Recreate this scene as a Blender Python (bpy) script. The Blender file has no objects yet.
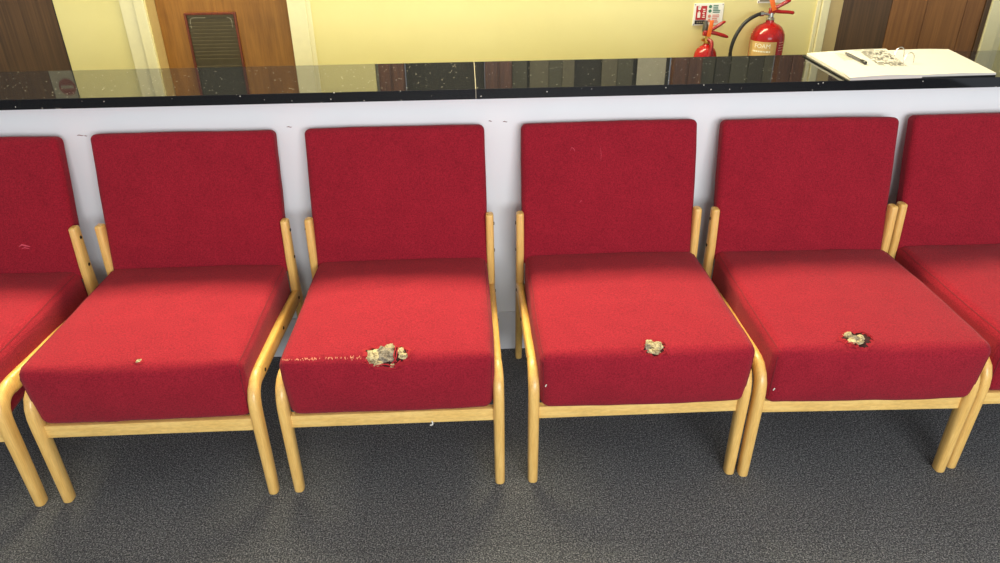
import bpy, bmesh, math, random
from mathutils import Vector, Matrix, noise
from mathutils.bvhtree import BVHTree

random.seed(4)
S = bpy.context.scene
COL = S.collection

# ------------------------------------------------------------------ camera
FPX = 726.0
PITCH, YAW, ROLL = 0.4984, 0.0382, -0.0135
fw = Vector((math.sin(YAW)*math.cos(PITCH), math.cos(YAW)*math.cos(PITCH), -math.sin(PITCH)))
rt = Vector((math.cos(YAW), -math.sin(YAW), 0)); up = rt.cross(fw)
r2 = math.cos(ROLL)*rt + math.sin(ROLL)*up
u2 = -math.sin(ROLL)*rt + math.cos(ROLL)*up
cd = bpy.data.cameras.new('camera'); cam = bpy.data.objects.new('camera', cd); COL.objects.link(cam)
M = Matrix.Identity(4)
for i in range(3):
    M[i][0] = r2[i]; M[i][1] = u2[i]; M[i][2] = -fw[i]
M[0][3], M[1][3], M[2][3] = 0.0, -2.1676, 1.45
cam.matrix_world = M
cd.sensor_fit = 'HORIZONTAL'; cd.sensor_width = 36.0; cd.lens = 36.0*FPX/1000.0
cd.clip_start = 0.05; cd.clip_end = 60
S.camera = cam

# ------------------------------------------------------------------ light and exposure
w = bpy.data.worlds.new('world'); S.world = w; w.use_nodes = True
w.node_tree.nodes['Background'].inputs[0].default_value = (0.86, 0.93, 1.0, 1)
w.node_tree.nodes['Background'].inputs[1].default_value = 0.58

def area(name, loc, target, sx, sy, power, col):
    l = bpy.data.lights.new(name, 'AREA'); l.shape = 'RECTANGLE'; l.size = sx; l.size_y = sy
    l.energy = power; l.color = col
    o = bpy.data.objects.new(name, l); COL.objects.link(o); o.location = loc
    o.rotation_euler = (Vector(target)-Vector(loc)).to_track_quat('-Z', 'Y').to_euler()
    return o
area('light_over_counter', (-0.45, 1.0, 2.92), (-0.45, -1.0, 0.92), 2.8, 0.6, 315, (1.0, 0.90, 0.57))
area('light_from_window', (0.9, -4.2, 1.45), (0.3, 0.0, 0.4), 2.4, 1.0, 124, (0.93, 0.96, 1.0))

S.view_settings.view_transform = 'Standard'
S.view_settings.look = 'None'
S.view_settings.gamma = 1.0
S.view_settings.use_curve_mapping = False
S.view_settings.exposure = 0.0

# ------------------------------------------------------------------ helpers
def srgb(r, g, b):
    f = lambda c: (c/255/12.92) if c/255 <= 0.04045 else ((c/255+0.055)/1.055)**2.4
    return (f(r), f(g), f(b), 1)

class NT:
    def __init__(s, name):
        s.m = bpy.data.materials.new(name); s.m.use_nodes = True
        s.t = s.m.node_tree; s.b = s.t.nodes['Principled BSDF']
    def n(s, typ, **k):
        x = s.t.nodes.new(typ)
        for a, b in k.items(): setattr(x, a, b)
        return x
    def l(s, a, b): s.t.links.new(a, b)
    def coords(s, scale=(1, 1, 1), rot=(0, 0, 0)):
        tc = s.n('ShaderNodeTexCoord'); mp = s.n('ShaderNodeMapping')
        mp.inputs['Scale'].default_value = scale; mp.inputs['Rotation'].default_value = rot
        s.l(tc.outputs['Object'], mp.inputs['Vector']); return mp.outputs['Vector']
    def noise(s, vec, scale, detail=4, rough=0.55):
        x = s.n('ShaderNodeTexNoise'); x.inputs['Scale'].default_value = scale
        x.inputs['Detail'].default_value = detail; x.inputs['Roughness'].default_value = rough
        s.l(vec, x.inputs['Vector']); return x.outputs['Fac']
    def ramp(s, fac, stops):
        x = s.n('ShaderNodeValToRGB'); e = x.color_ramp.elements
        while len(e) < len(stops): e.new(0.5)
        for i, (p, c) in enumerate(stops): e[i].position = p; e[i].color = c
        s.l(fac, x.inputs['Fac']); return x.outputs['Color']
    def mix(s, fac, a, b, mode='MIX'):
        x = s.n('ShaderNodeMix', data_type='RGBA', blend_type=mode)
        for sock, v in ((x.inputs[0], fac), (x.inputs[6], a), (x.inputs[7], b)):
            if hasattr(v, 'links'): s.l(v, sock)
            else: sock.default_value = v
        return x.outputs[2]
    def bump(s, h, strength, dist=0.002):
        x = s.n('ShaderNodeBump'); x.inputs['Strength'].default_value = strength
        x.inputs['Distance'].default_value = dist
        s.l(h, x.inputs['Height']); s.l(x.outputs['Normal'], s.b.inputs['Normal'])
    def set(s, **k):
        for a, v in k.items(): s.b.inputs[a.replace('_', ' ')].default_value = v
    def color(s, c): s.l(c, s.b.inputs['Base Color'])

def plain(name, rgb, rough=0.5, metal=0.0, var=0.06):
    m = NT(name); v = m.coords(); f = m.noise(v, 35, 3)
    c = srgb(*rgb); d = tuple(x*(1-var*2) for x in c[:3])+(1,)
    m.color(m.ramp(f, [(0.3, d), (0.7, c)])); m.set(Roughness=rough, Metallic=metal)
    return m.m

def fabric(name, base, dark):
    m = NT(name); v = m.coords()
    big = m.noise(v, 14, 5); fine = m.noise(v, 290, 2, 0.75)
    wv = m.n('ShaderNodeTexWave', wave_type='BANDS', bands_direction='X'); wv.inputs['Scale'].default_value = 190
    wv.inputs['Distortion'].default_value = 2.5; m.l(v, wv.inputs['Vector'])
    c = m.ramp(big, [(0.3, srgb(*dark)), (0.72, srgb(*base))])
    c2 = m.mix(0.5, c, m.ramp(fine, [(0.30, (0.25, 0.25, 0.25, 1)), (0.5, (1, 1, 1, 1)), (0.72, (1.6, 1.7, 1.6, 1))]), 'MULTIPLY')
    m.color(c2); m.set(Roughness=0.92)
    m.b.inputs['Sheen Weight'].default_value = 0.05; m.b.inputs['Sheen Roughness'].default_value = 0.5
    m.b.inputs['Specular IOR Level'].default_value = 0.15
    a = m.n('ShaderNodeMath', operation='ADD'); m.l(fine, a.inputs[0]); m.l(wv.outputs['Fac'], a.inputs[1])
    m.bump(a.outputs[0], 0.35, 0.0012)
    return m.m

def wood(name, light, dark, scale=(30, 30, 3), rough=0.35, grain=3.0, contrast=(0.3, 0.7)):
    m = NT(name); v = m.coords(scale)
    f = m.noise(v, grain, 5, 0.6)
    v2 = m.coords((scale[0]*6, scale[1]*6, scale[2]*2)); g = m.noise(v2, grain, 3, 0.6)
    c = m.ramp(f, [(contrast[0], srgb(*dark)), (contrast[1], srgb(*light))])
    c = m.mix(0.35, c, m.ramp(g, [(0.35, (0.6, 0.56, 0.5, 1)), (0.6, (1, 1, 1, 1))]), 'MULTIPLY')
    m.color(c); m.set(Roughness=rough)
    m.bump(g, 0.08, 0.0005)
    return m.m

F_RED = fabric('red_fabric', (150, 29, 44), (142, 26, 41))
F_TRIM = plain('dark_red_piping', (120, 20, 32), 0.9)
F_TEAR = plain('torn_red_fabric', (160, 22, 36), 0.95)
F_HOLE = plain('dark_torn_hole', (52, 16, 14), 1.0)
F_WORN = plain('worn_pale_weave', (226, 150, 116), 0.95)
F_SCUFF = plain('faded_red_scuff', (204, 74, 92), 0.95)
def foam_mat(name, a, b, c):
    m = NT(name); v = m.coords(); f = m.noise(v, 130, 4, 0.7)
    m.color(m.ramp(f, [(0.34, srgb(*a)), (0.45, srgb(*b)), (0.58, srgb(*c))]))
    m.set(Roughness=1.0); m.bump(f, 0.9, 0.004); return m.m
FOAM = foam_mat('exposed_foam', (92, 74, 50), (158, 140, 104), (206, 188, 144))
FOAM_G = foam_mat('dirty_foam', (76, 64, 52), (118, 106, 90), (150, 138, 120))
BEECH = wood('beech_wood', (244, 201, 120), (230, 181, 98), (26, 26, 3), 0.32, 3.0)
BEECH_H = wood('beech_rail_wood', (246, 208, 128), (232, 188, 106), (3, 26, 30), 0.34, 3.0)
BEECH_Y = wood('beech_side_rail_wood', (242, 200, 112), (226, 176, 88), (26, 3, 30), 0.32, 3.0)
BOLT = plain('dark_bolt', (60, 52, 44), 0.35, 0.8)
DOOR_W = wood('teak_door_veneer', (160, 110, 48), (128, 84, 34), (16, 16, 1.2), 0.4, 3.0)
DOOR_D = wood('dark_brown_veneer', (100, 72, 46), (66, 47, 30), (34, 34, 0.5), 0.45, 3.5)
DOOR_P = wood('brown_plank_veneer', (146, 98, 50), (116, 74, 36), (16, 16, 0.9), 0.42, 3.0)
BEAD = wood('red_brown_beading', (118, 52, 30), (86, 34, 20), (20, 20, 2), 0.4)
CREAM = plain('cream_gloss_paint', (228, 220, 176), 0.4, 0, 0.02)
TAN = plain('tan_frame_and_jamb_shade', (188, 164, 112), 0.5, 0, 0.03)  # tan of the right frame, and the shaded tone of the left reveal
SILVER = plain('brushed_steel', (190, 190, 190), 0.25, 1.0)
WHITE = plain('white_plastic', (236, 234, 222), 0.45, 0, 0.02)
PAPER = plain('white_paper', (208, 203, 193), 0.8, 0, 0.015)
INK = plain('grey_print', (58, 56, 54), 0.8)
BLACK = plain('black_plastic', (26, 26, 28), 0.35)
RUBBER = plain('black_rubber_hose', (24, 24, 24), 0.45)
EXT_RED = plain('red_enamel', (158, 20, 20), 0.18, 0, 0.03)
ORANGE = plain('orange_tag', (244, 112, 24), 0.5)
BRASS = plain('brass', (200, 160, 80), 0.3, 1.0)
GOLD = plain('beige_label', (206, 170, 108), 0.5)
SIGN_RED = plain('sign_red', (184, 24, 30), 0.45)
SIGN_GREEN = plain('sign_green', (60, 120, 92), 0.45)
SIGN_PINK = plain('sign_pink', (222, 140, 120), 0.5)
SLAT = plain('olive_grey_slat', (96, 94, 74), 0.6)
SLAT_D = plain('dark_olive', (50, 48, 38), 0.6)
LOUVRE = plain('dark_louvre_metal', (98, 88, 66), 0.42)
PALE = plain('pale_mesh_blind', (206, 200, 172), 0.7)
GREY_PLATE = plain('grey_plate', (136, 130, 110), 0.5)
MUTED_RED = plain('muted_red_disc', (112, 54, 46), 0.5)

def carpet():
    m = NT('charcoal_carpet'); v = m.coords()
    f = m.noise(v, 260, 3, 0.75); f2 = m.noise(v, 95, 3, 0.7); big = m.noise(v, 3.2, 4)
    c = m.ramp(f, [(0.34, srgb(46, 47, 50)), (0.5, srgb(96, 97, 99)), (0.66, srgb(180, 178, 174))])
    c = m.mix(0.55, c, m.ramp(f2, [(0.35, (0.5, 0.5, 0.5, 1)), (0.65, (1.25, 1.25, 1.25, 1))]), 'MULTIPLY')
    c = m.mix(0.5, c, m.ramp(big, [(0.3, (0.78, 0.78, 0.78, 1)), (0.7, (1.1, 1.1, 1.08, 1))]), 'MULTIPLY')
    sx = m.n('ShaderNodeSeparateXYZ'); m.l(v, sx.inputs[0])
    def seam(out, off):
        a = m.n('ShaderNodeMath', operation='ADD'); m.l(out, a.inputs[0]); a.inputs[1].default_value = off
        p = m.n('ShaderNodeMath', operation='PINGPONG'); m.l(a.outputs[0], p.inputs[0]); p.inputs[1].default_value = 0.25
        g = m.n('ShaderNodeMath', operation='LESS_THAN'); m.l(p.outputs[0], g.inputs[0]); g.inputs[1].default_value = 0.0022
        return g.outputs[0]
    s1 = seam(sx.outputs[0], 10-0.69); s2 = seam(sx.outputs[1], 10+0.385)
    mx = m.n('ShaderNodeMath', operation='MAXIMUM'); m.l(s1, mx.inputs[0]); m.l(s2, mx.inputs[1])
    ml = m.n('ShaderNodeMath', operation='MULTIPLY'); m.l(mx.outputs[0], ml.inputs[0]); ml.inputs[1].default_value = 0.16
    c = m.mix(ml.outputs[0], c, srgb(20, 20, 20))
    m.color(c); m.set(Roughness=1.0); m.b.inputs['Specular IOR Level'].default_value = 0.1
    a = m.n('ShaderNodeMath', operation='ADD'); m.l(f, a.inputs[0]); m.l(f2, a.inputs[1])
    m.bump(a.outputs[0], 1.0, 0.004); return m.m
CARPET = carpet()

def paint(name, a, b, rough=0.6, sc=2.0):
    m = NT(name); v = m.coords(); f = m.noise(v, sc, 4); g = m.noise(v, 160, 2)
    m.color(m.ramp(f, [(0.3, srgb(*a)), (0.7, srgb(*b))])); m.set(Roughness=rough); m.bump(g, 0.05, 0.001); return m.m
YELLOW = paint('yellow_wall_paint', (220, 208, 142), (226, 215, 151), 0.55)
PANEL = paint('white_panel_paint', (236, 237, 237), (242, 243, 243), 0.55)
SKIRT = paint('white_skirting_paint', (224, 226, 228), (232, 232, 232), 0.45)
CEIL = paint('ceiling_paint', (236, 234, 226), (240, 238, 230), 0.8)

def granite():
    m = NT('black_sparkle_granite'); v = m.coords()
    vo = m.n('ShaderNodeTexVoronoi', feature='F1'); vo.inputs['Scale'].default_value = 60; m.l(v, vo.inputs['Vector'])
    wn = m.noise(v, 30, 2)
    lt = m.n('ShaderNodeMath', operation='LESS_THAN'); m.l(vo.outputs['Distance'], lt.inputs[0]); lt.inputs[1].default_value = 0.105
    gt = m.n('ShaderNodeMath', operation='GREATER_THAN'); m.l(wn, gt.inputs[0]); gt.inputs[1].default_value = 0.5
    mu = m.n('ShaderNodeMath', operation='MULTIPLY'); m.l(lt.outputs[0], mu.inputs[0]); m.l(gt.outputs[0], mu.inputs[1])
    m.color(m.mix(mu.outputs[0], srgb(22, 23, 26), srgb(214, 208, 194)))
    m.set(Roughness=0.04, IOR=1.62); return m.m
GRANITE = granite()

def link_bm(name, bm, mat, parent=None, smooth=False, loc=None, angle=40):
    bmesh.ops.recalc_face_normals(bm, faces=bm.faces[:])
    me = bpy.data.meshes.new(name); bm.to_mesh(me); bm.free()
    me.materials.append(mat)
    return link_me(name, me, parent, smooth, loc, angle)
def link_me(name, me, parent=None, smooth=False, loc=None, angle=40):
    if smooth:
        me.polygons.foreach_set('use_smooth', [True]*len(me.polygons))
        try: me.set_sharp_from_angle(angle=math.radians(angle))
        except Exception: pass
    o = bpy.data.objects.new(name, me); COL.objects.link(o)
    if loc is not None: o.location = loc
    if parent: o.parent = parent
    return o
def empty(name, loc, rz=0):
    o = bpy.data.objects.new(name, None); o.empty_display_size = 0.1; COL.objects.link(o)
    o.location = loc; o.rotation_euler = (0, 0, rz); return o
def tag(o, label, cat, group=None):
    o['label'] = label; o['category'] = cat
    if group: o['group'] = group
    return o
def struct(o): o['kind'] = 'structure'; return o

def add_box(bm, x0, x1, y0, y1, z0, z1, bevel=0.0, seg=2, mat=None):
    vs = [bm.verts.new((x, y, z)) for x in (x0, x1) for y in (y0, y1) for z in (z0, z1)]
    fs = [bm.faces.new([vs[i] for i in q]) for q in ((0, 1, 3, 2), (4, 6, 7, 5), (0, 4, 5, 1), (2, 3, 7, 6), (0, 2, 6, 4), (1, 5, 7, 3))]
    if mat is not None:
        for v in vs: v.co = mat @ v.co
    if bevel > 0:
        es = list({e for f in fs for e in f.edges})
        bmesh.ops.bevel(bm, geom=es, offset=bevel, segments=seg, affect='EDGES', profile=0.6)
def box_obj(name, dims, mat, parent=None, bevel=0.0, xf=None):
    bm = bmesh.new(); add_box(bm, *dims, bevel=bevel, mat=xf)
    return link_bm(name, bm, mat, parent)

def add_tube(bm, pts, r, n=8, cap=True, up=Vector((0, 0, 1))):
    pts = [Vector(p) for p in pts]; rings = []
    for i, p in enumerate(pts):
        t = (pts[min(i+1, len(pts)-1)]-pts[max(i-1, 0)]).normalized()
        a = t.cross(up)
        if a.length < 1e-3: a = t.cross(Vector((1, 0, 0)))
        a.normalize(); b = t.cross(a)
        rr = r[i] if isinstance(r, (list, tuple)) else r
        rings.append([bm.verts.new(p+rr*(math.cos(k*2*math.pi/n)*a+math.sin(k*2*math.pi/n)*b)) for k in range(n)])
    for A, B in zip(rings, rings[1:]):
        for k in range(n): bm.faces.new((A[k], A[(k+1) % n], B[(k+1) % n], B[k]))
    if cap: bm.faces.new(rings[0][::-1]); bm.faces.new(rings[-1])
def add_lathe(bm, prof, cx, cy, n=32):
    rings = []
    for r, z in prof:
        rings.append([bm.verts.new((cx+r*math.cos(k*2*math.pi/n), cy+r*math.sin(k*2*math.pi/n), z)) for k in range(n)])
    for A, B in zip(rings, rings[1:]):
        for k in range(n): bm.faces.new((A[k], A[(k+1) % n], B[(k+1) % n], B[k]))
    bm.faces.new(rings[0][::-1]); bm.faces.new(rings[-1])
def smooth_path(pts, sub=6):
    P = [Vector(p) for p in pts]; out = []
    for i in range(len(P)-1):
        p0 = P[max(i-1, 0)]; p1 = P[i]; p2 = P[i+1]; p3 = P[min(i+2, len(P)-1)]
        for k in range(sub):
            t = k/sub
            out.append(0.5*((2*p1)+(p2-p0)*t+(2*p0-5*p1+4*p2-p3)*t*t+(3*p1-p0-3*p2+p3)*t**3))
    out.append(P[-1]); return out

# superellipse bar swept along a path in the plane x = const
def add_bar(bm, path, wx, wd, x=0.0, n=20, e=3.0, round0=0.25, round1=0.6):
    P = [Vector((0, p[0], p[1])) for p in path]
    wx = wx if isinstance(wx, list) else [wx]*len(P); wd = wd if isinstance(wd, list) else [wd]*len(P)
    secs = []
    def tan(i): return (P[min(i+1, len(P)-1)]-P[max(i-1, 0)]).normalized()
    def capsecs(i, sgn, rnd):
        t = tan(i)*sgn; L = min(wx[i], wd[i])*0.5*rnd
        return [(P[i]+t*L*(math.sin(a)-1), wx[i]-2*L*(1-math.cos(a)), wd[i]-2*L*(1-math.cos(a)), tan(i)) for a in (0.0, 0.4, 0.8, 1.15, 1.45)]
    secs += capsecs(0, -1, round0)[::-1]
    for i in range(1, len(P)-1): secs.append((P[i], wx[i], wd[i], tan(i)))
    secs += capsecs(len(P)-1, 1, round1)
    rings = []
    for c, a, d, t in secs:
        nrm = Vector((0, -t.z, t.y)); ring = []
        for k in range(n):
            th = 2*math.pi*k/n; cc, ss = math.cos(th), math.sin(th)
            u = math.copysign(abs(cc)**(2/e), cc)*a/2; v = math.copysign(abs(ss)**(2/e), ss)*d/2
            ring.append(bm.verts.new(c+Vector((x+u, 0, 0))+nrm*v))
        rings.append(ring)
    for A, B in zip(rings, rings[1:]):
        for k in range(n): bm.faces.new((A[k], A[(k+1) % n], B[(k+1) % n], B[k]))
    bm.faces.new(rings[0][::-1]); bm.faces.new(rings[-1])

# cushion: a rounded box bent into a four-sided side profile
class Soft:
    def __init__(s, hx, D, H, quad, r, bulge=(0.01, 0.006, 0.004), seed=0, amp=0.002, flare=0.0):
        s.hx, s.D, s.H, s.q, s.r, s.bulge, s.seed, s.amp, s.flare = hx, D, H, quad, r, bulge, seed, amp, flare
    def warp(s, p):
        x, y, z = p; sv = y/s.D+0.5; tv = z/s.H+0.5        # sv 0 front .. 1 rear, tv 0 bottom .. 1 top
        fb, ft, rtp, rb = s.q
        a = Vector(fb).lerp(Vector(ft), tv); b = Vector(rb).lerp(Vector(rtp), tv); c = a.lerp(b, sv)
        ex = 1-min(1, abs(x/s.hx))**3; es = 1-abs(2*sv-1)**3; et = 1-abs(2*tv-1)**2
        bt, bf, bs = s.bulge
        Y = c[0]-bf*ex*et*(1-sv)*2; Z = c[1]+bt*ex*es*(tv-0.35)*1.5
        X = x+math.copysign(bs, x)*et*es*min(1, abs(x)/s.hx)+s.flare*(x/s.hx)*tv*(1-sv)
        n = noise.noise_vector(Vector((x*5+s.seed*7.3, y*5+s.seed, z*6)))
        n2 = noise.noise_vector(Vector((x*16+s.seed*3.1, y*16, z*16+s.seed)))
        return Vector((X, Y, Z))+n*s.amp+n2*s.amp*0.4
    def bm(s, m=26, k=5):
        def axis(L, m):
            h = L/2; inn = [-(h-s.r)+2*(h-s.r)*i/m for i in range(m+1)]
            ed = [s.r*math.tan(math.pi/4*(i/k)) for i in range(1, k+1)]
            return [-(h-s.r)-e for e in ed[::-1]]+inn+[h-s.r+e for e in ed]
        ax, ay, az = axis(2*s.hx, m), axis(s.D, m), axis(s.H, max(6, int(m*s.H/s.D)))
        bm = bmesh.new(); d = {}
        L = (s.hx-s.r, s.D/2-s.r, s.H/2-s.r)
        def vert(i, j, kk):
            if (i, j, kk) not in d:
                p = Vector((ax[i], ay[j], az[kk])); q = Vector([max(-l, min(l, c)) for c, l in zip(p, L)])
                e = p-q
                if e.length > 1e-9: p = q+e.normalized()*s.r
                d[(i, j, kk)] = bm.verts.new(s.warp(p))
            return d[(i, j, kk)]
        nx, ny, nz = len(ax)-1, len(ay)-1, len(az)-1
        for i in range(nx):
            for j in range(ny):
                for kk in (0, nz): bm.faces.new([vert(i, j, kk), vert(i+1, j, kk), vert(i+1, j+1, kk), vert(i, j+1, kk)])
        for i in range(nx):
            for kk in range(nz):
                for j in (0, ny): bm.faces.new([vert(i, j, kk), vert(i+1, j, kk), vert(i+1, j, kk+1), vert(i, j, kk+1)])
        for j in range(ny):
            for kk in range(nz):
                for i in (0, nx): bm.faces.new([vert(i, j, kk), vert(i, j+1, kk), vert(i, j+1, kk+1), vert(i, j, kk+1)])
        bmesh.ops.recalc_face_normals(bm, faces=bm.faces[:])
        return bm

# ------------------------------------------------------------------ the setting
YB = 1.494
HC, DC = 0.9306, 0.3441
struct(box_obj('floor', (-4, 4, -5, 1.9, -0.05, 0), CARPET))
struct(box_obj('ceiling', (-4, 4, -3.0, 1.9, 3.0, 3.05), CEIL))
bm = bmesh.new()
T = YB+0.14
add_box(bm, -1.916, -1.495, YB, T, 0, 3.0)
add_box(bm, -4, -1.916, YB, T, 2.06, 3.0)
add_box(bm, -1.495, -0.842, YB, T, 2.04, 3.0)
add_box(bm, -0.842, -0.46, YB, T, 0, 3.0)
add_box(bm, -0.46, 1.69, YB, T, 0, 1.09)
add_box(bm, -0.46, 1.69, YB, T, 2.1, 3.0)
add_box(bm, 1.69, 1.80, YB, T, 0, 3.0)
add_box(bm, 1.80, 2.56, YB, T, 2.06, 3.0)
add_box(bm, 2.56, 4.0, YB, T, 0, 3.0)
struct(link_bm('wall_back', bm, YELLOW))

# dark brown door at the far left
d = struct(box_obj('door_1', (-3.2, -1.916, YB+0.004, YB+0.045, 0.005, 2.05), DOOR_D, bevel=0.002))
box_obj('edge_strip', (-1.9185, -1.9155, YB-0.003, YB+0.0038, 0.005, 2.05), BLACK, d)
# teak door set deep in its frame
d = struct(box_obj('door_2', (-1.493, -0.844, YB+0.10, YB+0.138, 0.006, 2.035), DOOR_W, bevel=0.002))
yl = YB+0.10
def frame(bm, x0, x1, z0, z1, t, y0, y1):
    add_box(bm, x0-t, x0, y0, y1, z0-t, z1+t, 0.002); add_box(bm, x1, x1+t, y0, y1, z0-t, z1+t, 0.002)
    add_box(bm, x0, x1, y0, y1, z0-t, z0, 0.002); add_box(bm, x0, x1, y0, y1, z1, z1+t, 0.002)
for (z0, z1, nm) in ((0.44, 0.922, 'louvre'), (1.10, 1.85, 'vision_panel')):
    bm = bmesh.new(); frame(bm, -1.354, -1.128, z0, z1, 0.010, yl-0.016, yl+0.002)
    fr = link_bm(nm+'_frame', bm, BEAD, d)
    bm = bmesh.new(); add_box(bm, -1.354, -1.128, yl-0.0035, yl-0.0005, z0, z1)
    if nm == 'louvre':
        z = z0+0.006
        while z < z1-0.008:
            hgt = 0.034 if abs(z-0.690) < 0.012 else 0.0135
            xf = Matrix.Translation((0, yl-0.007, z+hgt/2)) @ Matrix.Rotation(math.radians(18), 4, 'X')
            add_box(bm, -1.352, -1.130, -0.0015, 0.0015, -hgt/2, hgt/2, 0, mat=xf)
            z += hgt+0.0035
        link_bm('louvre_slats', bm, LOUVRE, fr)
        bm = bmesh.new()
        for sx, x0 in ((1, -1.340), (-1, -1.142)):
            pts = [(x0, yl-0.011, 0.862), (x0, yl-0.011, 0.888), (x0+sx*0.004, yl-0.011, 0.902), (x0+sx*0.016, yl-0.011, 0.909), (x0+sx*(0.075 if sx > 0 else 0.02), yl-0.011, 0.909)]
            add_tube(bm, smooth_path(pts, 4), 0.0022, 6)
        link_bm('louvre_glare_arcs', bm, GREY_PLATE, fr, True)  # pale grey arcs modelled as the glass glare in the upper corners
    else:
        link_bm('vision_glass', bm, SLAT_D, fr)
bm = bmesh.new()
for z0 in (0.95,): add_tube(bm, [(-0.905, yl, 1.06), (-0.905, yl-0.05, 1.06), (-1.0, yl-0.05, 1.06)], 0.009, 10)
link_bm('door_handle', bm, SILVER, d, True)

bm = bmesh.new()
add_box(bm, -1.611, -1.534, YB-0.012, YB, 0, 2.12, 0.003)
add_box(bm, -1.545, -1.497, YB-0.020, YB, 0, 2.08, 0.003)
struct(link_bm('trim_1', bm, CREAM, None))
struct(box_obj('trim_2', (-1.4950, -1.4935, YB, YB+0.0995, 0.0, 2.035), TAN))  # door reveal, with its shade put into the tan colour
bm = bmesh.new()
add_box(bm, -0.842, -0.755, YB-0.014, YB, 0, 2.12, 0.003); add_box(bm, -0.755, -0.735, YB-0.008, YB, 0, 2.10, 0.002)
struct(link_bm('trim_3', bm, CREAM, None))
# right-hand frame and brown boarded door
bm = bmesh.new()
add_box(bm, 1.692, 1.712, YB-0.012, YB, 0, 2.12, 0.003); add_box(bm, 1.714, 1.752, YB-0.022, YB, 0, 2.12, 0.004)
struct(link_bm('trim_4', bm, CREAM, None))
bm = bmesh.new(); add_box(bm, 1.753, 1.819, YB-0.014, YB, 0, 2.08, 0.003)
struct(link_bm('trim_5', bm, TAN, None))
d = struct(box_obj('door_3', (1.820, 2.066, YB-0.004, YB+0.035, 0.005, 2.05), DOOR_D, bevel=0.002))
for x0, x1 in ((2.068, 2.241), (2.2435, 2.437), (2.4395, 2.53)):
    box_obj('plank', (x0, x1, YB-0.006, YB+0.033, 0.005, 2.05), DOOR_P, d, bevel=0.002)
box_obj('stile', (2.532, 2.556, YB-0.012, YB+0.033, 0.005, 2.05), DOOR_D, d, bevel=0.002)
bm = bmesh.new(); add_box(bm, 2.558, 2.625, YB-0.022, YB, 0, 2.12, 0.004); add_box(bm, 2.625, 2.66, YB-0.012, YB, 0, 2.12, 0.003)
struct(link_bm('trim_6', bm, CREAM, None))

# internal window above the yellow wall (seen mirrored in the counter)
bm = bmesh.new()
for x0, x1 in ((-0.445, -0.32), (0.08, 0.213), (1.024, 1.167), (1.555, 1.685)):
    xm = (x0+x1)/2
    add_box(bm, x0, xm-0.004, YB-0.008, YB+0.06, 1.09, 2.1, 0.003); add_box(bm, xm+0.004, x1, YB-0.008, YB+0.06, 1.09, 2.1, 0.003)
    add_box(bm, xm-0.004, xm+0.004, YB, YB+0.05, 1.09, 2.1)
add_box(bm, -0.445, 1.685, YB-0.006, YB+0.055, 1.09, 1.125, 0.003); add_box(bm, -0.445, 1.685, YB-0.006, YB+0.055, 2.06, 2.1, 0.003)
WF = wood('window_frame_wood', (120, 74, 44), (82, 48, 28), (20, 20, 2), 0.4)
wn = struct(link_bm('window_1', bm, WF, None))
for x0, x1 in ((-0.318, 0.078), (0.215, 1.022), (1.169, 1.553)):
    box_obj('dark_back_panel', (x0, x1, YB+0.070, YB+0.078, 1.09, 2.1), SLAT_D, wn)  # opaque backing added for the dark interior beyond, not glass
def blind(x0, x1, slats, label):
    e = empty('vertical_blind', ((x0+x1)/2, YB+0.05, 2.05)); cx = (x0+x1)/2
    box_obj('head_rail', (x0-cx, x1-cx, -0.02, 0.015, -0.005, 0.02), WHITE, e)
    for a, b, mt in slats:
        xf = Matrix.Translation(((a+b)/2-cx, 0, 0)) @ Matrix.Rotation(math.radians(random.uniform(2, 7)), 4, 'Z')
        box_obj('blind_slat', (-(b-a)/2, (b-a)/2, -0.001, 0.001, -0.92, -0.006), mt, e, xf=xf)
    tag(e, label, 'blind', 'vertical blinds in the internal window')
S2 = plain('olive_slat_light', (118, 112, 88), 0.6); S3 = plain('olive_slat_mid', (80, 77, 62), 0.6)
blind(0.215, 1.022, [(0.218, 0.292, SLAT), (0.306, 0.402, S2), (0.404, 0.470, SLAT), (0.472, 0.532, S2), (0.672, 0.75, S2), (0.752, 0.83, SLAT), (0.85, 1.0, PALE)],
      'olive grey vertical blind in the internal window, middle bay, mirrored in the counter')
blind(1.169, 1.553, [(1.172, 1.25, SLAT), (1.252, 1.33, S3), (1.332, 1.42, SLAT), (1.422, 1.50, S3), (1.502, 1.55, SLAT)],
      'dark olive vertical blind in the internal window, narrow bay nearest the extinguishers')

# sign plate on the dark door (seen mirrored in the counter)
e = empty('door_sign', (-1.97, YB+0.0035, 1.10))
box_obj('plate', (-0.062, 0.052, -0.003, 0, 0.0, 0.30), GREY_PLATE, e, bevel=0.001)
def disc(bm, cx, z, r, y, th=0.001, n=28):
    vs = [[bm.verts.new((cx+r*math.cos(2*math.pi*k/n), yy, z+r*math.sin(2*math.pi*k/n))) for k in range(n)] for yy in (y, y-th)]
    for k in range(n): bm.faces.new((vs[0][k], vs[0][(k+1) % n], vs[1][(k+1) % n], vs[1][k]))
    bm.faces.new(vs[0]); bm.faces.new(vs[1][::-1])
bm = bmesh.new(); disc(bm, 0.008, 0.147, 0.04, -0.0032); dd = link_bm('red_disc', bm, MUTED_RED, e)
box_obj('bar', (-0.022, 0.038, -0.0052, -0.0044, 0.140, 0.154), GREY_PLATE, dd)
tag(e, 'grey sign plate with a red disc on the dark brown door, mirrored in the counter', 'sign')

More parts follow.
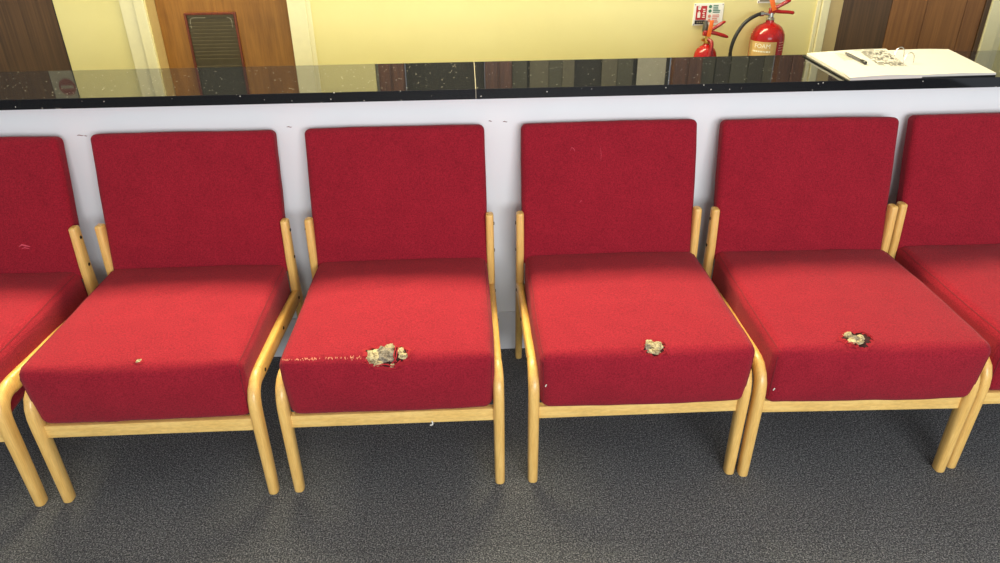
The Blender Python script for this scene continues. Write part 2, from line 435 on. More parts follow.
# ------------------------------------------------------------------ counter
cb = bmesh.new(); add_box(cb, -3.4, 3.4, 0, 0.30, 0, HC-0.0302)
counter = link_bm('counter_front_panel', cb, PANEL)
tag(counter, 'long white painted counter front panel behind the row of red chairs', 'counter')
bm = bmesh.new(); add_box(bm, -3.4, 3.4, -0.010, 0.0, 0.0, 0.152, 0.003)
link_bm('skirting_board', bm, SKIRT, counter)
SCB = plain('scuff_brown', (142, 96, 92), 0.8)
for x, z, L in ((-1.165, 0.812, 0.02), (-0.545, 0.822, 0.016), (0.105, 0.822, 0.014), (-1.15, 0.81, 0.008), (0.06, 0.825, 0.010)):
    bm = bmesh.new()
    add_tube(bm, [(x-L/2, -0.0006, z), (x-L/6, -0.001, z+0.001), (x+L/4, -0.001, z-0.001), (x+L/2, -0.0006, z)], [0.0006, 0.0013, 0.0011, 0.0004], 6)
    link_bm('scuff_mark', bm, SCB, counter)
top = bmesh.new()
add_box(top, -3.4, 3.4, -0.034, DC, HC-0.030, HC, 0.0009, 1)
ct = link_bm('countertop', top, GRANITE)
tag(ct, 'long polished black speckled granite countertop above the white panel', 'countertop')
bm = bmesh.new(); add_box(bm, 0.0170, 0.0195, -0.0346, DC, HC-0.028, HC+0.0003)
link_bm('joint_strip', bm, GREY_PLATE, ct)

# ------------------------------------------------------------------ chairs
LX = 0.2755
LEGY = -0.665
def leg_front(sx):
    bm = bmesh.new()
    path = [(-0.660, 0), (-0.661, 0.06), (-0.663, 0.13), (-0.665, 0.20), (-0.667, 0.255), (-0.667, 0.29), (-0.663, 0.314), (-0.653, 0.334), (-0.637, 0.346), (-0.618, 0.350), (-0.600, 0.350)]
    wx = [0.027, 0.028, 0.0285, 0.029, 0.029, 0.029, 0.029, 0.029, 0.028, 0.026, 0.025]
    wd = [0.034, 0.036, 0.038, 0.040, 0.042, 0.043, 0.044, 0.046, 0.047, 0.047, 0.047]
    add_bar(bm, path, wx, wd, sx*LX, 24, 2.7, 0.25, 0.15); return bm
def leg_rear(sx):
    bm = bmesh.new()
    path = [(-0.056, 0), (-0.076, 0.10), (-0.096, 0.20), (-0.113, 0.29), (-0.122, 0.36), (-0.125, 0.45), (-0.121, 0.574)]
    add_bar(bm, path, [0.023, 0.024, 0.025, 0.026, 0.026, 0.025, 0.024], [0.034, 0.038, 0.044, 0.052, 0.048, 0.042, 0.036], sx*(LX-0.001), 20, 3.2, 0.2, 0.5); return bm
def side_rail(sx):
    bm = bmesh.new()
    path = [(-0.602, 0.350), (-0.50, 0.344), (-0.36, 0.335), (-0.20, 0.322), (-0.112, 0.315)]
    add_bar(bm, path, 0.023, [0.047, 0.048, 0.050, 0.050, 0.046], sx*LX, 20, 4.0, 0.05, 0.2); return bm
def me_of(bm, mat, name):
    bmesh.ops.recalc_face_normals(bm, faces=bm.faces[:]); me = bpy.data.meshes.new(name); bm.to_mesh(me); bm.free()
    me.materials.append(mat); return me
MESH = {}
for sx in (-1, 1):
    MESH['front_leg', sx] = me_of(leg_front(sx), BEECH, 'leg')
    MESH['rear_leg', sx] = me_of(leg_rear(sx), BEECH, 'leg')
    MESH['side_rail', sx] = me_of(side_rail(sx), BEECH_Y, 'side_rail')
    for nm, spots in (('rear_leg_bolt', ((-0.122, 0.540), (-0.124, 0.450))), ('side_rail_bolt', ((-0.575, 0.345), (-0.36, 0.338), (-0.15, 0.319)))):
        for q, (y, z) in enumerate(spots):
            bm = bmesh.new(); xo = sx*(LX+0.0112)
            ring = [[bm.verts.new((xo+sx*dx, y+r*math.cos(a*math.pi/6), z+r*math.sin(a*math.pi/6))) for a in range(12)] for r, dx in ((0.0052, -0.002), (0.0052, 0.0012), (0.0042, 0.0020), (0.002, 0.0008))]
            for A, B in zip(ring, ring[1:]):
                for k in range(12): bm.faces.new((A[k], A[(k+1) % 12], B[(k+1) % 12], B[k]))
            bm.faces.new(ring[0]); bm.faces.new(ring[-1][::-1])
            MESH[nm, sx, q] = me_of(bm, BOLT, 'bolt')
bm = bmesh.new(); add_box(bm, -LX+0.010, LX-0.010, -0.670, -0.650, 0.221, 0.259, 0.003); MESH['front_rail'] = me_of(bm, BEECH_H, 'front_rail')
bm = bmesh.new(); add_box(bm, -LX+0.010, LX-0.010, -0.124, -0.102, 0.27, 0.315, 0.003); MESH['back_rail'] = me_of(bm, BEECH_H, 'back_rail')
BQ = ((-0.150, 0.405), (-0.060, 0.830), (-0.006, 0.818), (-0.098, 0.393))

def tear(seat, soft_bm, x, ang, wid, hgt, seed, parts=True, lean=0.0):
    """torn hole with foam showing, set on the cushion's front bend at local x"""
    rnd = random.Random(seed)
    tree = BVHTree.FromBMesh(soft_bm)
    dirv = Vector((0, math.cos(ang), -math.sin(ang)))
    hit, nrm, _, _ = tree.ray_cast(Vector((x, -0.64, 0.385))-dirv*0.3, dirv)
    if hit is None: return
    nrm = Vector((0, -math.cos(ang), math.sin(ang)))
    tx = Vector((1, 0, 0)); ty = nrm.cross(tx)
    def surf(u, v, h=0.0):
        p = hit+tx*u+ty*v; q, n2, _, _ = tree.find_nearest(p)
        return q+n2*h
    # dark hole, an irregular low dome lying on the fabric
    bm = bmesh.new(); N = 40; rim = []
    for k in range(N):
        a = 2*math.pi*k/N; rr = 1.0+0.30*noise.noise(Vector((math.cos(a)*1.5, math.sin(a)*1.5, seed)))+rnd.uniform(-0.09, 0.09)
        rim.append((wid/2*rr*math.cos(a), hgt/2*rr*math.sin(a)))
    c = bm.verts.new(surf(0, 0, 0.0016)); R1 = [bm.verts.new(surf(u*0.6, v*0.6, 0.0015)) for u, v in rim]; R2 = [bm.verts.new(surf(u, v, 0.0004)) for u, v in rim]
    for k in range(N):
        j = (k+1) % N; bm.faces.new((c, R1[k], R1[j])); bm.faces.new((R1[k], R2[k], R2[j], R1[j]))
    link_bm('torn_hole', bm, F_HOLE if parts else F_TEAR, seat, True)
    # foam: broken slabs with crumbled faces, gaps between them stay dark
    slabs = [(0, 0, 0.62, 0.62, 0)] if not parts else LUMPS[seed]
    for (lu, lv, su, sv, tone) in slabs:
        bm = bmesh.new()
        r = bmesh.ops.create_icosphere(bm, subdivisions=4, radius=1.0)
        cen = surf(lu*wid/2, lv*hgt/2, 0.0005)
        tilt = rnd.uniform(-0.5, 0.5); ct_, st_ = math.cos(tilt), math.sin(tilt)
        for v in r['verts']:
            d0 = v.co.normalized(); q = Vector((lu*9+seed*3.7, lv*7, 0))
            k = 1+0.38*noise.noise(d0*1.6+q)+0.16*noise.noise(d0*4.5+q)+0.10*noise.noise(d0*11+q)
            ex = math.copysign(abs(d0.x)**0.75, d0.x)*k*su*0.9*wid/2; ey = math.copysign(abs(d0.y)**0.75, d0.y)*k*sv*0.9*hgt/2
            v.co = cen+tx*(ex*ct_-ey*st_)+ty*(ex*st_+ey*ct_)+nrm*(d0.z*k*min(0.006, wid*0.14))
        fo = link_bm('exposed_foam', bm, FOAM if tone == 0 else FOAM_G, seat, True, angle=60)
        fo['label'] = 'cream foam showing through the tear' if tone == 0 else 'grey dirty foam showing through the tear'
    # flaps of torn cloth round the rim
    bm = bmesh.new()
    for k in range(N):
        u, v = rim[k]; u2_, v2_ = rim[(k+1) % N]
        inn = rnd.uniform(0.74, 0.98); lift = rnd.uniform(0.0006, 0.0042 if parts else 0.0015); out = 1.12
        A = surf(u*out, v*out, 0.0002); B = surf(u2_*out, v2_*out, 0.0002)
        C_ = surf(u2_*inn, v2_*inn, lift); D_ = surf(u*inn, v*inn, lift*rnd.uniform(0.6, 1.4))
        top = [bm.verts.new(p+nrm*0.0007) for p in (A, B, C_, D_)]; bot = [bm.verts.new(p) for p in (A, B, C_, D_)]
        bm.faces.new(top); bm.faces.new(bot[::-1])
        for i in range(4): bm.faces.new((top[i], bot[i], bot[(i+1) % 4], top[(i+1) % 4]))
    link_bm('torn_edge', bm, F_TEAR, seat)
    if parts:
        for k in range(9):
            bm = bmesh.new()
            a = rnd.uniform(-math.pi, 0.9); u, v = wid/2*math.cos(a), hgt/2*math.sin(a)
            L = rnd.uniform(0.014, 0.034); b = a+math.pi/2*rnd.choice((-1, 1))+rnd.uniform(-0.9, 0.9)
            p = [surf(u, v, 0.0012)]
            for s_ in range(1, 5):
                b += rnd.uniform(-0.5, 0.5); u += L/4*math.cos(b); v += L/4*math.sin(b)
                p.append(surf(u, v, 0.0016+rnd.uniform(0, 0.005)*(1 if s_ < 4 else 0.3)))
            add_tube(bm, smooth_path(p, 3), 0.0009, 5)
            link_bm('loose_thread', bm, F_TEAR, seat, True)
        if seed == 7:
            for P in (((0.28, 1.05), (0.36, 0.5), (0.30, -0.1), (0.42, -0.5)), ((-0.6, -0.7), (-0.1, -0.62), (0.3, -0.75), (0.62, -0.4)), ((0.62, 0.9), (0.46, 0.35), (0.40, -0.3), (0.20, -0.6)), ((-0.2, -0.95), (-0.05, -1.2), (0.3, -1.25), (0.7, -1.0))):
                bm = bmesh.new(); add_tube(bm, smooth_path([surf(u*wid/2, v*hgt/2, 0.006 if abs(v) < 0.9 else 0.0015) for u, v in P], 4), 0.0016, 6)
                link_bm('loose_thread', bm, F_TEAR, seat, True)

LUMPS = {7: [(-0.70, -0.05, 0.34, 0.46, 0), (-0.12, 0.02, 0.44, 0.56, 1), (0.06, 0.72, 0.26, 0.30, 0), (0.62, 0.20, 0.18, 0.36, 0), (0.74, -0.10, 0.22, 0.26, 0), (0.22, -0.72, 0.12, 0.12, 0), (-0.45, -0.52, 0.24, 0.24, 0)],
         12: [(0.02, -0.10, 0.62, 0.62, 0), (-0.30, 0.62, 0.34, 0.36, 0), (0.42, 0.05, 0.38, 0.56, 0), (-0.48, -0.12, 0.34, 0.50, 1), (-0.05, -0.52, 0.62, 0.32, 0)],
         21: [(-0.40, 0.42, 0.30, 0.42, 0), (-0.12, -0.10, 0.46, 0.44, 1), (-0.42, -0.42, 0.30, 0.34, 0), (0.22, 0.02, 0.24, 0.36, 0), (0.02, -0.52, 0.32, 0.24, 0)]}

def worn_line(seat, soft_bm, x0, x1, ang, n, seed, spread=0.003):
    rnd = random.Random(seed); tree = BVHTree.FromBMesh(soft_bm); bm = bmesh.new()
    dirv = Vector((0, math.cos(ang), -math.sin(ang)))
    for k in range(n):
        x = rnd.uniform(x0, x1); hgt = rnd.uniform(0.002, 0.006); off = rnd.gauss(0, spread)
        hit, nrm, _, _ = tree.ray_cast(Vector((x, -0.64, 0.385+off))-dirv*0.3, dirv)
        if hit is None: continue
        n2 = Vector((0, -math.cos(ang), math.sin(ang))); t = n2.cross(Vector((1, 0, 0)))
        p, pn, _, _ = tree.find_nearest(hit-t*hgt/2); q, qn, _, _ = tree.find_nearest(hit+t*hgt/2)
        add_tube(bm, [p, (p+q)/2+pn*0.0004, q], [0.0004, rnd.uniform(0.0006, 0.0012), 0.0004], 5)
    link_bm('worn_threads', bm, F_WORN, seat)

def scuff(back, bbm, spots):
    tree = BVHTree.FromBMesh(bbm)
    for pts, r in spots:
        P = []; bm = bmesh.new()
        for x, z in pts:
            hit, nrm, _, _ = tree.ray_cast(Vector((x, -0.5, z)), Vector((0, 1, 0)))
            P.append(hit+nrm*0.0001)
        rr = [r*0.3]+[r]*(len(P)-2)+[r*0.3]
        add_tube(bm, P, rr, 6)
        link_bm('scuff_mark', bm, F_SCUFF, back)

GROUP = 'red reception chairs in a row along the counter'
def chair(loc, rz, label, seed, sdx=0.0, sdy=0.0, srot=0.0, hw=0.263, tears=(), worn=None, scuffs=None, flare=0.005, extra=None):
    c = empty('reception_chair', loc, rz); tag(c, label, 'chair', GROUP)
    for sx in (-1, 1):
        link_me('leg', MESH['front_leg', sx], c, True)
        rl = link_me('leg', MESH['rear_leg', sx], c, True); sr = link_me('side_rail', MESH['side_rail', sx], c, True)
        for q in range(2): link_me('bolt', MESH['rear_leg_bolt', sx, q], rl)
        for q in range(3): link_me('bolt', MESH['side_rail_bolt', sx, q], sr)
    link_me('front_rail', MESH['front_rail'], c, True); link_me('back_rail', MESH['back_rail'], c, True)
    # backrest cushion
    b = Soft(0.2655, 0.055, 0.43, BQ, 0.0165, (0.002, 0.006, 0.002), seed, 0.0018)
    bb = b.bm(24, 4); keep = bb.copy()
    bk = link_bm('backrest', bb, F_RED, c, True, angle=70)
    if scuffs: scuff(bk, keep, scuffs)
    keep.free()
    # seat cushion
    q = ((-0.672+sdy, 0.255), (-0.690+sdy, 0.441), (-0.126, 0.436), (-0.112, 0.296))
    s = Soft(hw, 0.55, 0.17, q, 0.027, (0.012, 0.010, 0.004), seed+11, 0.003, flare)
    sb = s.bm(34, 6); keep = sb.copy()
    seat = link_bm('seat', sb, F_RED, c, True, angle=70)
    seat.location = (sdx, 0, 0); seat.rotation_euler = (0, 0, srot)
    # seams down the sides and front corners
    rr = s.r*(1-1/math.sqrt(2))
    for sx in (-1, 1):
        bm = bmesh.new()
        xs = sx*(s.hx-rr)
        pts = [s.warp(Vector((xs, -s.D/2+s.r+(s.D-2*s.r)*i/30, s.H/2-rr))) for i in range(31)]
        r3 = s.r*(1-1/math.sqrt(3)); cor = s.warp(Vector((sx*(s.hx-r3), -s.D/2+r3, s.H/2-r3)))
        dn = [s.warp(Vector((xs, -s.D/2+rr, s.H/2-s.r-(s.H-2*s.r)*i/10))) for i in range(11)]
        path = pts[::-1]+[cor]+dn
        path = [p+Vector((sx, -0.2, 0.6)).normalized()*0.0002 for p in path]
        add_tube(bm, path, 0.0013, 6)
        link_bm('piping', bm, F_TRIM, seat, True)
    for t in tears: tear(seat, keep, *t)
    if worn: worn_line(seat, keep, *worn)
    if extra:
        tree = BVHTree.FromBMesh(keep); bm = bmesh.new()
        P = [tree.find_nearest(Vector((-hw+0.006+dx, -0.70, extra+dz)))[0]+Vector((-0.0012, -0.0012, 0)) for dx, dz in ((0, 0), (0.001, 0.004), (0.004, 0.007))]
        add_tube(bm, P, 0.0016, 6); st = link_bm('loose_stitch', bm, WHITE, seat, True); st['label'] = 'loose white stitch at the seat corner'
    keep.free()
    return c, seat

chair((-1.4665, -0.013, 0), 0, 'red chair cut off by the left edge, intact seat, pale scuff on its back', 1, sdx=0.0,
      scuffs=[(((0.105, 0.520), (0.115, 0.526), (0.125, 0.523), (0.138, 0.519)), 0.0030), (((0.112, 0.514), (0.122, 0.517), (0.134, 0.513)), 0.0022)])
chair((-0.8455, -0.004, 0), 0, 'red chair with only one tiny round foam hole in its seat front edge', 2, sdx=-0.004, sdy=0.004, hw=0.266,
      tears=[(0.022, 1.2, 0.024, 0.018, 5, False)])
cC, sC = chair((-0.2255, 0.0, 0), 0, 'red chair with the biggest tear and a worn pale line on its seat edge', 3, hw=0.262,
      tears=[(0.004, 1.02, 0.104, 0.078, 7)], worn=(-0.255, -0.06, 0.98, 70, 3))
bm = bmesh.new()
add_tube(bm, smooth_path([(0.100, -0.672, 0.228), (0.102, -0.674, 0.221), (0.100, -0.674, 0.217), (0.094, -0.673, 0.215)], 4), [0.0018]*12+[0.001], 6)
th = link_bm('hanging_thread', bm, WHITE, cC, True); th['label'] = 'loose white thread hanging below the front rail'
chair((0.4165, 0.0, 0), 0, 'red chair with a neat rounded foam hole in its seat and scratches on its back', 4, sdx=0.008, sdy=-0.012, hw=0.268,
      extra=0.34, tears=[(0.012, 0.95, 0.058, 0.050, 12)],
      scuffs=[(((-0.12, 0.752), (-0.117, 0.763), (-0.110, 0.757), (-0.107, 0.750)), 0.0011), (((-0.03, 0.76), (-0.028, 0.74), (-0.029, 0.72)), 0.0006), (((-0.092, 0.60), (-0.088, 0.606), (-0.084, 0.604)), 0.0011)])
chair((1.0216, -0.018, 0), math.radians(-1.6), 'red chair with a dark ragged foam tear right of centre in its seat', 5, sdx=0.008, sdy=-0.014, hw=0.270,
      extra=0.31, tears=[(-0.064, 1.16, 0.080, 0.056, 21)])
chair((1.606, -0.016, 0), math.radians(-1.0), 'red chair cut off by the right edge of the photo, intact seat', 6, sdx=0.0)

# ------------------------------------------------------------------ fire extinguishers
def text_part(txt, size, depth=0.0006):
    cu = bpy.data.curves.new('t', 'FONT'); cu.body = txt; cu.size = size; cu.extrude = depth/2; cu.align_x = 'CENTER'; cu.align_y = 'CENTER'
    o = bpy.data.objects.new('t', cu); COL.objects.link(o)
    dg = bpy.context.evaluated_depsgraph_get(); me = bpy.data.meshes.new_from_object(o.evaluated_get(dg))
    bpy.data.objects.remove(o); bm = bmesh.new(); bm.from_mesh(me); bpy.data.meshes.remove(me); return bm
def wrap(bm, R, ang0, z):     # text in xy -> onto a cylinder, facing -Y at ang0 = 0
    for v in bm.verts:
        a = ang0+v.co.x/R; r = R+v.co.z+0.0004; v.co = Vector((r*math.sin(a), -r*math.cos(a), z+v.co.y))

# foam extinguisher on the wall
R = 0.0795
FX, FY, FZ = 1.437, 1.394, 0.310
e = empty('fire_extinguisher', (FX, FY, FZ)); tag(e, 'large red foam extinguisher with a black hose on the yellow wall', 'fire extinguisher', 'fire extinguishers on the yellow wall')
bm = bmesh.new(); H0 = 0.555
prof = [(R*0.92, 0.0), (R, 0.012), (R, H0-0.070), (R*0.97, H0-0.052), (R*0.89, H0-0.036), (R*0.74, H0-0.019), (R*0.55, H0-0.008), (R*0.34, H0-0.001), (R*0.25, H0+0.003), (R*0.23, H0+0.012)]
add_lathe(bm, prof, 0, 0, 40); link_bm('cylinder', bm, EXT_RED, e, True)
bm = bmesh.new()
add_lathe(bm, [(0.017, H0+0.010), (0.019, H0+0.014), (0.019, H0+0.022), (0.013, H0+0.026), (0.012, H0+0.046)], 0, 0, 20)
add_tube(bm, [(0, 0, H0+0.036), (-0.018, -0.004, H0+0.040), (-0.046, -0.006, H0+0.043)], [0.006, 0.0065, 0.0065], 12)
link_bm('valve', bm, SILVER, e, True)
bm = bmesh.new()
add_box(bm, -0.012, 0.014, -0.010, 0.010, H0+0.040, H0+0.066, 0.003)
add_tube(bm, smooth_path([(0.010, -0.004, H0+0.056), (0.04, -0.008, H0+0.050), (0.075, -0.010, H0+0.048), (0.105, -0.012, H0+0.044)], 4), [0.010, 0.010, 0.009, 0.009]+[0.008]*8+[0.004], 10)
h1 = link_bm('carry_handle', bm, EXT_RED, e, True)
bm = bmesh.new()
add_tube(bm, smooth_path([(0.006, -0.002, H0+0.062), (0.035, -0.006, H0+0.078), (0.066, -0.010, H0+0.096), (0.080, -0.010, H0+0.100)], 4), [0.009]*9+[0.008, 0.007, 0.006, 0.003], 10)
link_bm('squeeze_lever', bm, EXT_RED, e, True)
bm = bmesh.new()
xf = Matrix.Translation((-0.006, -0.016, H0+0.088)) @ Matrix.Rotation(math.radians(-22), 4, 'Y')
add_box(bm, -0.011, 0.011, -0.002, 0.002, -0.034, 0.036, 0.0015, mat=xf)
tg = link_bm('safety_tag', bm, ORANGE, e, True)
bm = bmesh.new()
hp = smooth_path([(-0.040, -0.006, H0+0.043), (-0.075, -0.010, H0+0.036), (-0.128, -0.020, H0+0.004), (-0.166, -0.026, H0-0.055), (-0.180, -0.026, H0-0.12), (-0.170, -0.020, H0-0.20), (-0.150, -0.010, H0-0.29), (-0.120, 0.0, H0-0.36), (-0.092, 0.0, H0-0.42)], 6)
add_tube(bm, hp, 0.0088, 12); hs = link_bm('hose', bm, RUBBER, e, True)
bm = bmesh.new(); add_tube(bm, [(-0.040, -0.006, H0+0.0425), (-0.056, -0.007, H0+0.041)], 0.0115, 12); link_bm('hose_ferrule', bm, SILVER, hs, True)
# printed band
bm = bmesh.new(); n = 24; a0, a1 = -1.60, 0.23; zt, zb = H0-0.076, H0-0.150
top_, bot_ = [], []
for k in range(n+1):
    a = a0+(a1-a0)*k/n
    top_.append(bm.verts.new(((R+0.0005)*math.sin(a), -(R+0.0005)*math.cos(a), zt))); bot_.append(bm.verts.new(((R+0.0005)*math.sin(a), -(R+0.0005)*math.cos(a), zb)))
for k in range(n): bm.faces.new((top_[k], top_[k+1], bot_[k+1], bot_[k]))
lb = link_bm('label', bm, GOLD, e, True)
bm = text_part('FOAM', 0.028); wrap(bm, R+0.0006, -0.60, H0-0.096); link_bm('lettering', bm, WHITE, lb)
bm = bmesh.new(); rnd = random.Random(3); x = -0.052
while x < 0.030:
    L = rnd.uniform(0.004, 0.011)
    add_box(bm, x, x+L, -0.0035, 0.0035, 0, 0.0005); x += L+0.003
wrap(bm, R+0.0006, -0.52, H0-0.120); link_bm('small_print', bm, WHITE, lb)
bm = bmesh.new()
for z in (0.080, 0.092, 0.104, 0.116):
    for x in (0.055, 0.066, 0.077): add_box(bm, x, x+0.008, -0.002, 0.002, 0, 0.0004)
for v in bm.verts: pass
k = 0
vv = list(bm.verts)
for i in range(0, len(vv), 8):
    zz = (0.080, 0.092, 0.104, 0.116)[(i//8)//3]
    for v in vv[i:i+8]:
        a = v.co.x/R-0.28; r = R+v.co.z+0.0005; y = v.co.y; v.co = Vector((r*math.sin(a), -r*math.cos(a), H0-zz+y))
link_bm('side_print', bm, SIGN_PINK, e)
bm = bmesh.new(); add_box(bm, -0.03, 0.03, R-0.006, YB-FY, H0-0.16, H0-0.08, 0.003)
link_bm('wall_bracket', bm, BLACK, e, True)

# small extinguisher to its left
CX, CY, CZ = 1.146, 1.40, 0.285
r = 0.056; H1 = 0.49
e = empty('fire_extinguisher', (CX, CY, CZ)); tag(e, 'smaller red extinguisher with brass valve below the white sign, top half showing', 'fire extinguisher', 'fire extinguishers on the yellow wall')
bm = bmesh.new()
prof = [(r*0.9, 0), (r, 0.01), (r, H1-0.074), (r*0.97, H1-0.056), (r*0.88, H1-0.038), (r*0.72, H1-0.024), (r*0.50, H1-0.014), (r*0.34, H1-0.009), (r*0.26, H1-0.004), (r*0.25, H1+0.001)]
add_lathe(bm, prof, 0, 0, 36); link_bm('cylinder', bm, EXT_RED, e, True)
bm = bmesh.new(); add_lathe(bm, [(0.013, H1-0.002), (0.015, H1+0.002), (0.015, H1+0.015), (0.011, H1+0.020), (0.010, H1+0.045)], 0, 0, 18)
add_tube(bm, [(-0.006, 0, H1+0.016), (-0.026, -0.004, H1+0.018)], 0.007, 10); link_bm('valve', bm, BRASS, e, True)
bm = bmesh.new(); add_lathe(bm, [(0.011, H1+0.052), (0.013, H1+0.056), (0.013, H1+0.086), (0.010, H1+0.091), (0.008, H1+0.104)], -0.014, 0.004, 16); link_bm('gauge_body', bm, plain('grey_valve', (96, 92, 84), 0.4, 0.6), e, True)
bm = bmesh.new(); add_box(bm, -0.024, 0.012, -0.012, 0.010, H1+0.036, H1+0.060, 0.003)
add_tube(bm, smooth_path([(0.008, -0.004, H1+0.052), (0.04, -0.008, H1+0.046), (0.075, -0.010, H1+0.036), (0.098, -0.010, H1+0.028)], 4), [0.009]*9+[0.008, 0.007, 0.006, 0.003], 10); link_bm('carry_handle', bm, EXT_RED, e, True)
bm = bmesh.new(); add_tube(bm, smooth_path([(0.006, -0.002, H1+0.058), (0.030, -0.006, H1+0.072), (0.058, -0.010, H1+0.092), (0.076, -0.010, H1+0.100)], 4), [0.008]*9+[0.007, 0.006, 0.005, 0.003], 10); link_bm('squeeze_lever', bm, EXT_RED, e, True)
bm = bmesh.new(); xf = Matrix.Translation((0.004, -0.019, H1+0.074)) @ Matrix.Rotation(math.radians(6), 4, 'Y')
add_box(bm, -0.0095, 0.0095, -0.002, 0.002, -0.040, 0.034, 0.0015, mat=xf); link_bm('safety_tag', bm, ORANGE, e, True)
bm = bmesh.new(); add_tube(bm, smooth_path([(0.002, -0.012, H1+0.020), (0.014, -0.030, H1+0.010), (0.012, -0.044, H1-0.018), (0.000, -0.054, H1-0.060), (-0.010, -0.063, H1-0.100), (-0.012, -0.066, H1-0.160)], 5), 0.009, 10); link_bm('discharge_pipe', bm, plain('dark_red_pipe', (140, 20, 22), 0.35), e, True)
bm = bmesh.new(); add_box(bm, -0.02, 0.02, r-0.004, YB-CY, H1-0.15, H1-0.08, 0.003); link_bm('wall_bracket', bm, BLACK, e, True)

# identification signs
def sign(loc, label, w_, h_, full):
    e = empty('safety_sign', loc); tag(e, label, 'sign', 'safety signs on the yellow wall')
    box_obj('plate', (0, w_, -0.004, 0, 0, h_), WHITE, e, bevel=0.0015)
    y = -0.0043
    def blk(nm, x0, x1, z0, z1, m, th=0.0006): return box_obj(nm, (x0, x1, y-th, y+0.0002, z0, z1), m, e)
    if full:
        rb = blk('red_panel', 0.012, 0.064, 0.026, h_-0.012, SIGN_RED)
        bm = bmesh.new()
        add_box(bm, 0.020, 0.034, y-0.0012, y-0.0006, 0.036, 0.060, 0.0); add_box(bm, 0.024, 0.030, y-0.0012, y-0.0006, 0.060, 0.066)
        for (x, z, q) in ((0.027, 0.078, 0.007), (0.024, 0.085, 0.004), (0.031, 0.086, 0.005)): disc(bm, x, z, q, y-0.0006, 0.0006, 14)
        for i in range(5): add_box(bm, 0.044+0.003*(i % 2), 0.058-0.002*(i % 3), y-0.0012, y-0.0006, 0.036+i*0.009, 0.0405+i*0.009)
        link_bm('pictogram', bm, WHITE, rb)
        bs = blk('black_panel', 0.010, 0.066, 0.006, 0.024, BLACK)
        bm = bmesh.new()
        for i in range(4): add_box(bm, 0.020+i*0.010, 0.027+i*0.010, y-0.0012, y-0.0006, 0.012, 0.018)
        link_bm('small_print', bm, GREY_PLATE, bs)
        bm = bmesh.new()
        for z in (0.086, 0.066): disc(bm, 0.080, z, 0.0078, y, 0.0006, 16)
        for z in (0.091, 0.083, 0.075, 0.068, 0.060): add_box(bm, 0.094, 0.094+random.uniform(0.022, 0.036), y-0.0006, y, z-0.0022, z+0.0022)
        link_bm('green_pictograms', bm, SIGN_GREEN, e)
        bm = bmesh.new()
        for z in (0.042, 0.022): disc(bm, 0.080, z, 0.0078, y, 0.0006, 16)
        for z in (0.047, 0.039, 0.031, 0.023, 0.015): add_box(bm, 0.094, 0.094+random.uniform(0.022, 0.036), y-0.0006, y, z-0.0022, z+0.0022)
        link_bm('red_pictograms', bm, SIGN_PINK, e)
    else:
        blk('red_panel', 0.012, 0.064, 0.026, h_-0.012, SIGN_RED); blk('black_panel', 0.010, 0.066, 0.007, 0.022, GREY_PLATE)
        for i, z in enumerate((0.091, 0.078, 0.065)): blk('green_line', 0.076, 0.128, z-0.003, z+0.003, SIGN_GREEN)
        for i, z in enumerate((0.045, 0.032, 0.019)): blk('red_line', 0.076, 0.128, z-0.003, z+0.003, SIGN_PINK)
    bm = bmesh.new()
    for x in (0.006, w_-0.006):
        for z in (0.006, h_-0.006): disc(bm, x, z, 0.003, -0.004, 0.001, 12)
    link_bm('fixing_screw', bm, SILVER, e)
sign((1.093, YB, 0.843), 'white safety sign with red and green pictograms above the smaller extinguisher', 0.146, 0.102, True)
sign((1.399, YB, 0.940), 'white safety sign above the large foam extinguisher, cut by the photo top edge', 0.146, 0.102, False)

# ------------------------------------------------------------------ ring binder and pen
Z0 = HC
e = empty('ring_binder', (1.36, 0.15, Z0)); tag(e, 'open black ring binder with white printed sheets on the granite counter', 'binder')
def slab(name, quad, z0, z1, mat, parent, sag=0.0, n=10, bevel=False):
    """sheet stack over a four-cornered outline (front-left, front-right, back-right, back-left)"""
    bm = bmesh.new(); g = {}
    fl, fr_, br, bl = [Vector((x-1.36, y-0.15)) for x, y in quad]
    for i in range(n+1):
        for j in range(n+1):
            u, v = i/n, j/n; p = fl.lerp(fr_, u).lerp(bl.lerp(br, u), v)
            for k, z in enumerate((z0, z1)):
                zz = z+(sag*math.sin(math.pi*u)*(1 if k else 0))+0.0006*noise.noise(Vector((p.x*9, p.y*9, z*50)))*(1 if k else 0)
                g[i, j, k] = bm.verts.new((p.x, p.y, zz))
    for i in range(n):
        for j in range(n):
            for k in (0, 1): bm.faces.new([g[i, j, k], g[i+1, j, k], g[i+1, j+1, k], g[i, j+1, k]])
    for i in range(n):
        for j in (0, n): bm.faces.new([g[i, j, 0], g[i+1, j, 0], g[i+1, j, 1], g[i, j, 1]]); bm.faces.new([g[j, i, 0], g[j, i+1, 0], g[j, i+1, 1], g[j, i, 1]])
    return link_bm(name, bm, mat, parent, True, angle=35)
slab('cover', ((1.118, -0.050), (1.585, -0.018), (1.655, 0.340), (1.134, 0.318)), 0.0004, 0.004, BLACK, e)
slab('page_stack', ((1.122, -0.052), (1.345, -0.040), (1.428, 0.332), (1.142, 0.305)), 0.0042, 0.013, PAPER, e, 0.003)
pg = slab('top_sheet', ((1.116, -0.058), (1.348, -0.038), (1.434, 0.345), (1.176, 0.302)), 0.0132, 0.0138, PAPER, e, 0.003)
slab('page_stack', ((1.352, -0.026), (1.582, -0.022), (1.648, 0.334), (1.440, 0.336)), 0.0042, 0.010, PAPER, e, 0.002)
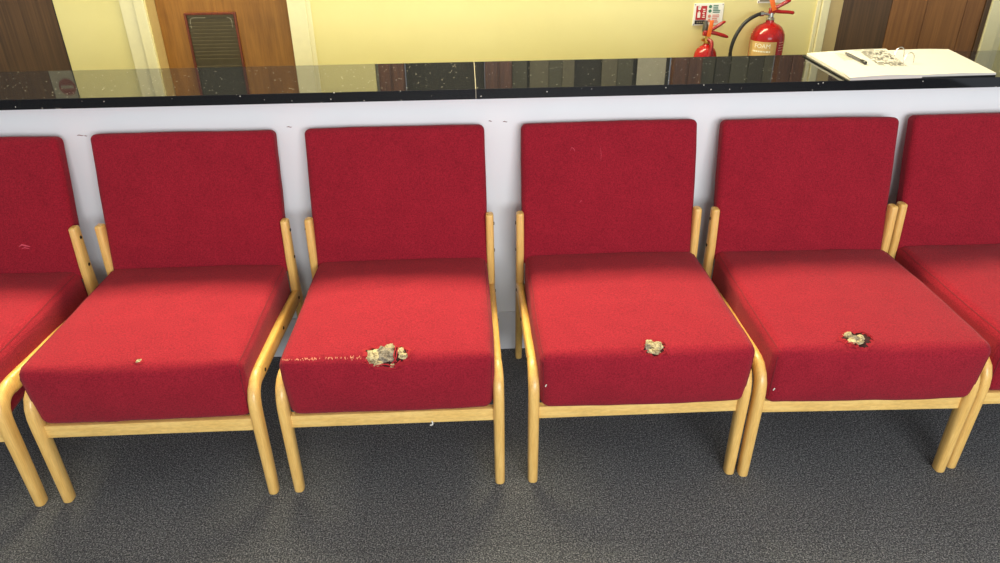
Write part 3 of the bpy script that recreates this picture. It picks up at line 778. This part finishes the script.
# print on the left sheet
bm = bmesh.new(); rnd = random.Random(8)
FL, FR, BR_, BL_ = [Vector((x-1.36, y-0.15)) for x, y in ((1.116, -0.058), (1.348, -0.038), (1.434, 0.345), (1.176, 0.302))]
def pagept(u, v): return FL.lerp(FR, u).lerp(BL_.lerp(BR_, u), v)
def dash(u0, u1, v, hv):
    z = 0.0142
    ps = []
    for u, vv in ((u0, v), (u1, v), (u1, v+hv), (u0, v+hv)):
        p = pagept(u, vv); ps.append(bm.verts.new((p.x, p.y, z+0.003*math.sin(math.pi*u)+0.0012)))
    bm.faces.new(ps)
for row in range(15):
    v = 0.30+row*0.042
    u = 0.56
    while u < 0.93:
        L = rnd.uniform(0.02, 0.09)
        if rnd.random() < 0.86: dash(u, min(u+L, 0.94), v, rnd.uniform(0.010, 0.020))
        u += L+0.015
link_bm('print', bm, INK, pg); bm = bmesh.new()
for row in range(6): dash(0.20, 0.20+rnd.uniform(0.1, 0.26), 0.60+row*0.055, 0.008)
link_bm('print', bm, INK, pg); bm = bmesh.new()
dash(0.50, 0.62, 0.95, 0.012); dash(0.64, 0.80, 0.95, 0.012)
link_bm('print', bm, INK, pg)
# ring mechanism and two arches
rx = Vector((0.028, 0.0)); bm = bmesh.new(); ring_m = None
add_box(bm, -0.010, 0.010, -0.10, 0.10, 0.0045, 0.012, 0.003, mat=Matrix.Translation((0.028, 0.02, 0)) @ Matrix.Rotation(math.radians(-12), 4, 'Z'))
rm = link_bm('ring_mechanism', bm, SILVER, e, True)
for (x, y) in ((1.408, 0.213), (1.392, 0.125)):
    bm = bmesh.new(); pts = []
    for k in range(17):
        a = math.pi*k/16; pts.append((x-1.36+0.0185*math.cos(a), y-0.15+0.004*math.cos(a), 0.010+0.034*math.sin(a)**0.7))
    add_tube(bm, pts, 0.0016, 8, up=Vector((0, 1, 0))); link_bm('ring', bm, SILVER, rm, True)
p0, p1 = Vector((1.243, 0.250, 0)), Vector((1.234, 0.086, 0))
e = empty('pen', ((p0+p1)/2+Vector((0, 0, Z0+0.0235)))); tag(e, 'black and clear ballpoint pen lying on the open binder page', 'pen')
dv = (p1-p0); L = dv.length/2; dv.normalize()
def along(a): return dv*a
bm = bmesh.new(); add_tube(bm, [along(-L*0.88), along(-L*0.7), along(L*0.62), along(L*0.64)], [0.003, 0.004, 0.004, 0.0038], 10); link_bm('barrel', bm, plain('clear_grey_barrel', (92, 92, 96), 0.2), e, True)
bm = bmesh.new(); add_tube(bm, [along(L*0.56), along(L*0.58), along(L*0.97), along(L)], [0.0046, 0.0052, 0.0050, 0.003], 12); link_bm('cap', bm, BLACK, e, True)
bm = bmesh.new(); add_tube(bm, [along(-L), along(-L*0.9), along(-L*0.84)], [0.0008, 0.0018, 0.0032], 10); link_bm('tip', bm, BLACK, e, True)
